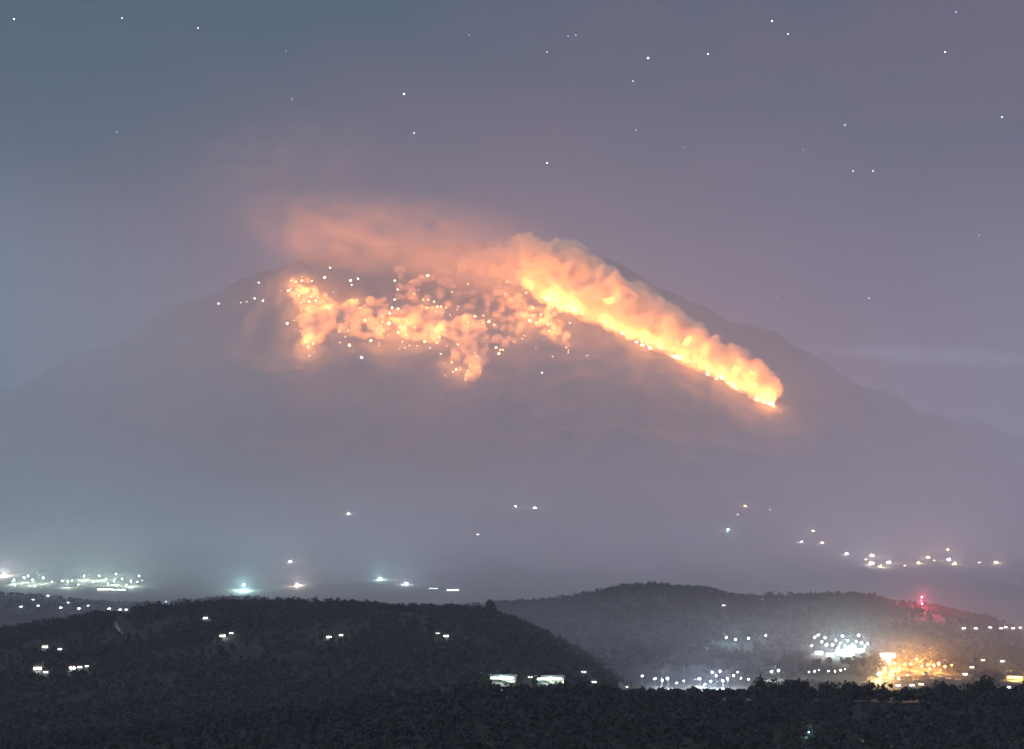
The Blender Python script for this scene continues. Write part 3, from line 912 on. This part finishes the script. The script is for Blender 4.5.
# ------------------------------------------------------------------ vegetation
LP = np.array(LIGHT_PX)
def crown_quads(n, h, w, r):
    """leaf clumps spread through a lumpy crown: n quads, crown of height h and width w, base at .25 h"""
    k = r.integers(3, 6)
    lob = np.stack([r.normal(0, .22, k)*w, r.normal(0, .22, k)*w, r.uniform(.40, .85, k)*h], -1)
    lr_ = r.uniform(.20, .36, k)*min(w, h*.8)
    i = r.integers(0, k, n)
    d = r.normal(0, 1, (n, 3)); d /= np.linalg.norm(d, axis=1)[:, None]
    c = lob[i] + d*(lr_[i]*r.uniform(.55, 1.05, n))[:, None]
    return c
def quads_at(c, size, r):
    n = len(c)
    a = r.normal(0, 1, (n, 3)); a /= np.linalg.norm(a, axis=1)[:, None]
    b = np.cross(a, r.normal(0, 1, (n, 3))); b /= np.linalg.norm(b, axis=1)[:, None]
    s = size*r.uniform(.5, 1.2, n)[:, None]
    a = a*s; b = b*s*.8
    return np.stack([c-a-b*.3, c+b, c+a-b*.2, c-b*.9], 1).reshape(-1, 3)

def forest(name, label, h, xr, yr, n, nq, qs, hmin, hmax, other=(), px_clip=(-30, 1054), skip=None):
    r = np.random.default_rng(abs(hash(label)) % 1000 if False else n)
    x = r.uniform(*xr, n*4); y = r.uniform(*yr, n*4)
    z = h(x, y)
    ok = z > land(x, y) - 0.5
    pp = project(x, y, z)
    ok &= (pp[0] > px_clip[0]) & (pp[0] < px_clip[1])
    dens = fbm(x/70+3, y/70, 3)
    ok &= dens > r.uniform(.18, .52, len(x))*(.55 if h is h_near else 1)
    if skip is not None: ok &= ~skip(x, y)
    x, y, z = x[ok][:n], y[ok][:n], z[ok][:n]
    hh = r.uniform(hmin, hmax, len(x))*(.8+.4*r.random(len(x)))*(.55 + .95*fbm(x/120+9, y/120, 3))
    top = project(x, y, z+hh); bot = project(x, y, z)
    wpx = hh*.45*F/y
    keep = np.ones(len(x), bool)
    for lx, ly, ld, pad in LP:
        keep &= ~((np.abs(top[0]-lx) < wpx + pad) & (y < ld+14) & (top[1] < ly+2.0) & (bot[1] > ly-2))
    if name == 'forest' and h is h_near:
        hh = np.where(keep, hh, np.minimum(hh, np.maximum((bot[1]-690)*y/F, 2.5))); keep[:] = True
    x, y, z, hh = x[keep], y[keep], z[keep], hh[keep]
    C = []
    for i in range(len(x)):
        c = crown_quads(nq, hh[i], hh[i]*r.uniform(.55, .95), r)
        C.append(c + np.array([x[i], y[i], z[i]]))
    C = np.concatenate(C)
    v = quads_at(C, qs, r)
    f = np.arange(len(v)).reshape(-1, 4)
    o = mesh_obj(name, v, f, M_LEAF)
    tag(o, label, 'forest', kind='stuff')
    return o
# ------------------------------------------------------------------ road on the dark left hill
ra = [(112,617),(116,625),(120,632),(125,640)]
pts = [hit(x, y) for x, y in along(ra, 14)]
v, f = [], []
for i, p in enumerate(pts):
    for s in (-1, 1):
        x = p.x + s*1.7
        v.append((x, p.y, float(land(np.array([x]), np.array([p.y]))[0]) + .5))
    if i: f.append((2*i-2, 2*i-1, 2*i+1, 2*i))
tag(mesh_obj('road', v, f, M_ROAD), kind='structure')
RD = np.array([[p.x, p.y] for p in pts])
def near_road(x, y):
    return (np.hypot(x[:, None]-RD[None, :, 0], (y[:, None]-12)-RD[None, :, 1]).min(1) < 9)
forest('forest', 'dark woods covering the left hill', h_left, (-760, 760), (1000, 2010), 9000, 26, 1.9, 7, 13, skip=near_road)
forest('forest', 'hazy woods on the long hill at the right', h_right, (-500, 1350), (2000, 3060), 8000, 18, 2.6, 7, 13)
forest('forest', 'bluish woods on the far left hill crest', h_far, (-1700, 200), (3300, 4060), 4000, 12, 3.2, 6, 12)
forest('forest', 'nearest black woods below the viewpoint', h_near, (-420, 420), (360, 960), 4200, 70, 1.15, 7, 14)

def tree_obj(px, py, hgt, width, label, ymin=300, nq=420, group=None, seed=0):
    r = np.random.default_rng(seed + int(px*7 + py))
    p = hit(px, py, ymin)
    o = empty('tree', p)
    m = MB()
    m.tube([(0,0,-1),(.1,0,hgt*.2),(.2,.1,hgt*.45),(.1,.0,hgt*.8)], [hgt*.035,hgt*.028,hgt*.02,.06], 8)
    for k in range(5):
        a = k*1.3; z0 = hgt*(.28+.09*k)
        m.tube([(.1,0,z0),(math.cos(a)*width*.2,math.sin(a)*width*.2,z0+hgt*.1),(math.cos(a)*width*.38,math.sin(a)*width*.38,z0+hgt*.2)], [hgt*.013,hgt*.009,.04], 6)
    m.build('trunk', M_BARK, o)
    C = [crown_quads(nq, hgt, width, r) for _ in range(2)]
    v = quads_at(np.concatenate(C), hgt*.06, r)
    mesh_obj('crown', v, np.arange(len(v)).reshape(-1, 4), M_LEAF, o)
    tag(o, label, 'tree', group)
    return o
for px, py, hh, w, lab in [(490,617,22,19,'tall round tree standing out above the dark hill crest near the centre'),(479,616,15,13,'smaller tree left of the tall round one on the dark hill crest'),
        (780,599,26,22,'tallest bushy tree on the right hill crest'),(771,600,18,16,'tree just left of the tallest one on the right hill crest'),(791,599,15,14,'low tree just right of the tallest one on the right hill crest')]:
    tree_obj(px, py, hh, w, lab, 1500)
L9 = 'dark tree standing out of the near treeline in front of the valley lights'
for px, py, hh in [(760,702,20),(768,703,15),(789,703,22),(800,703,19),(868,703,17),(858,704,15),(985,703,20),(993,702,16),(945,703,13),(610,700,13),(575,700,11),(690,702,11),(752,703,14),(1005,702,13),(520,700,12),(640,702,10)]:
    tree_obj(px, py, hh*.75, hh*.55, L9, 700, 300, 'dark trees of the near treeline')
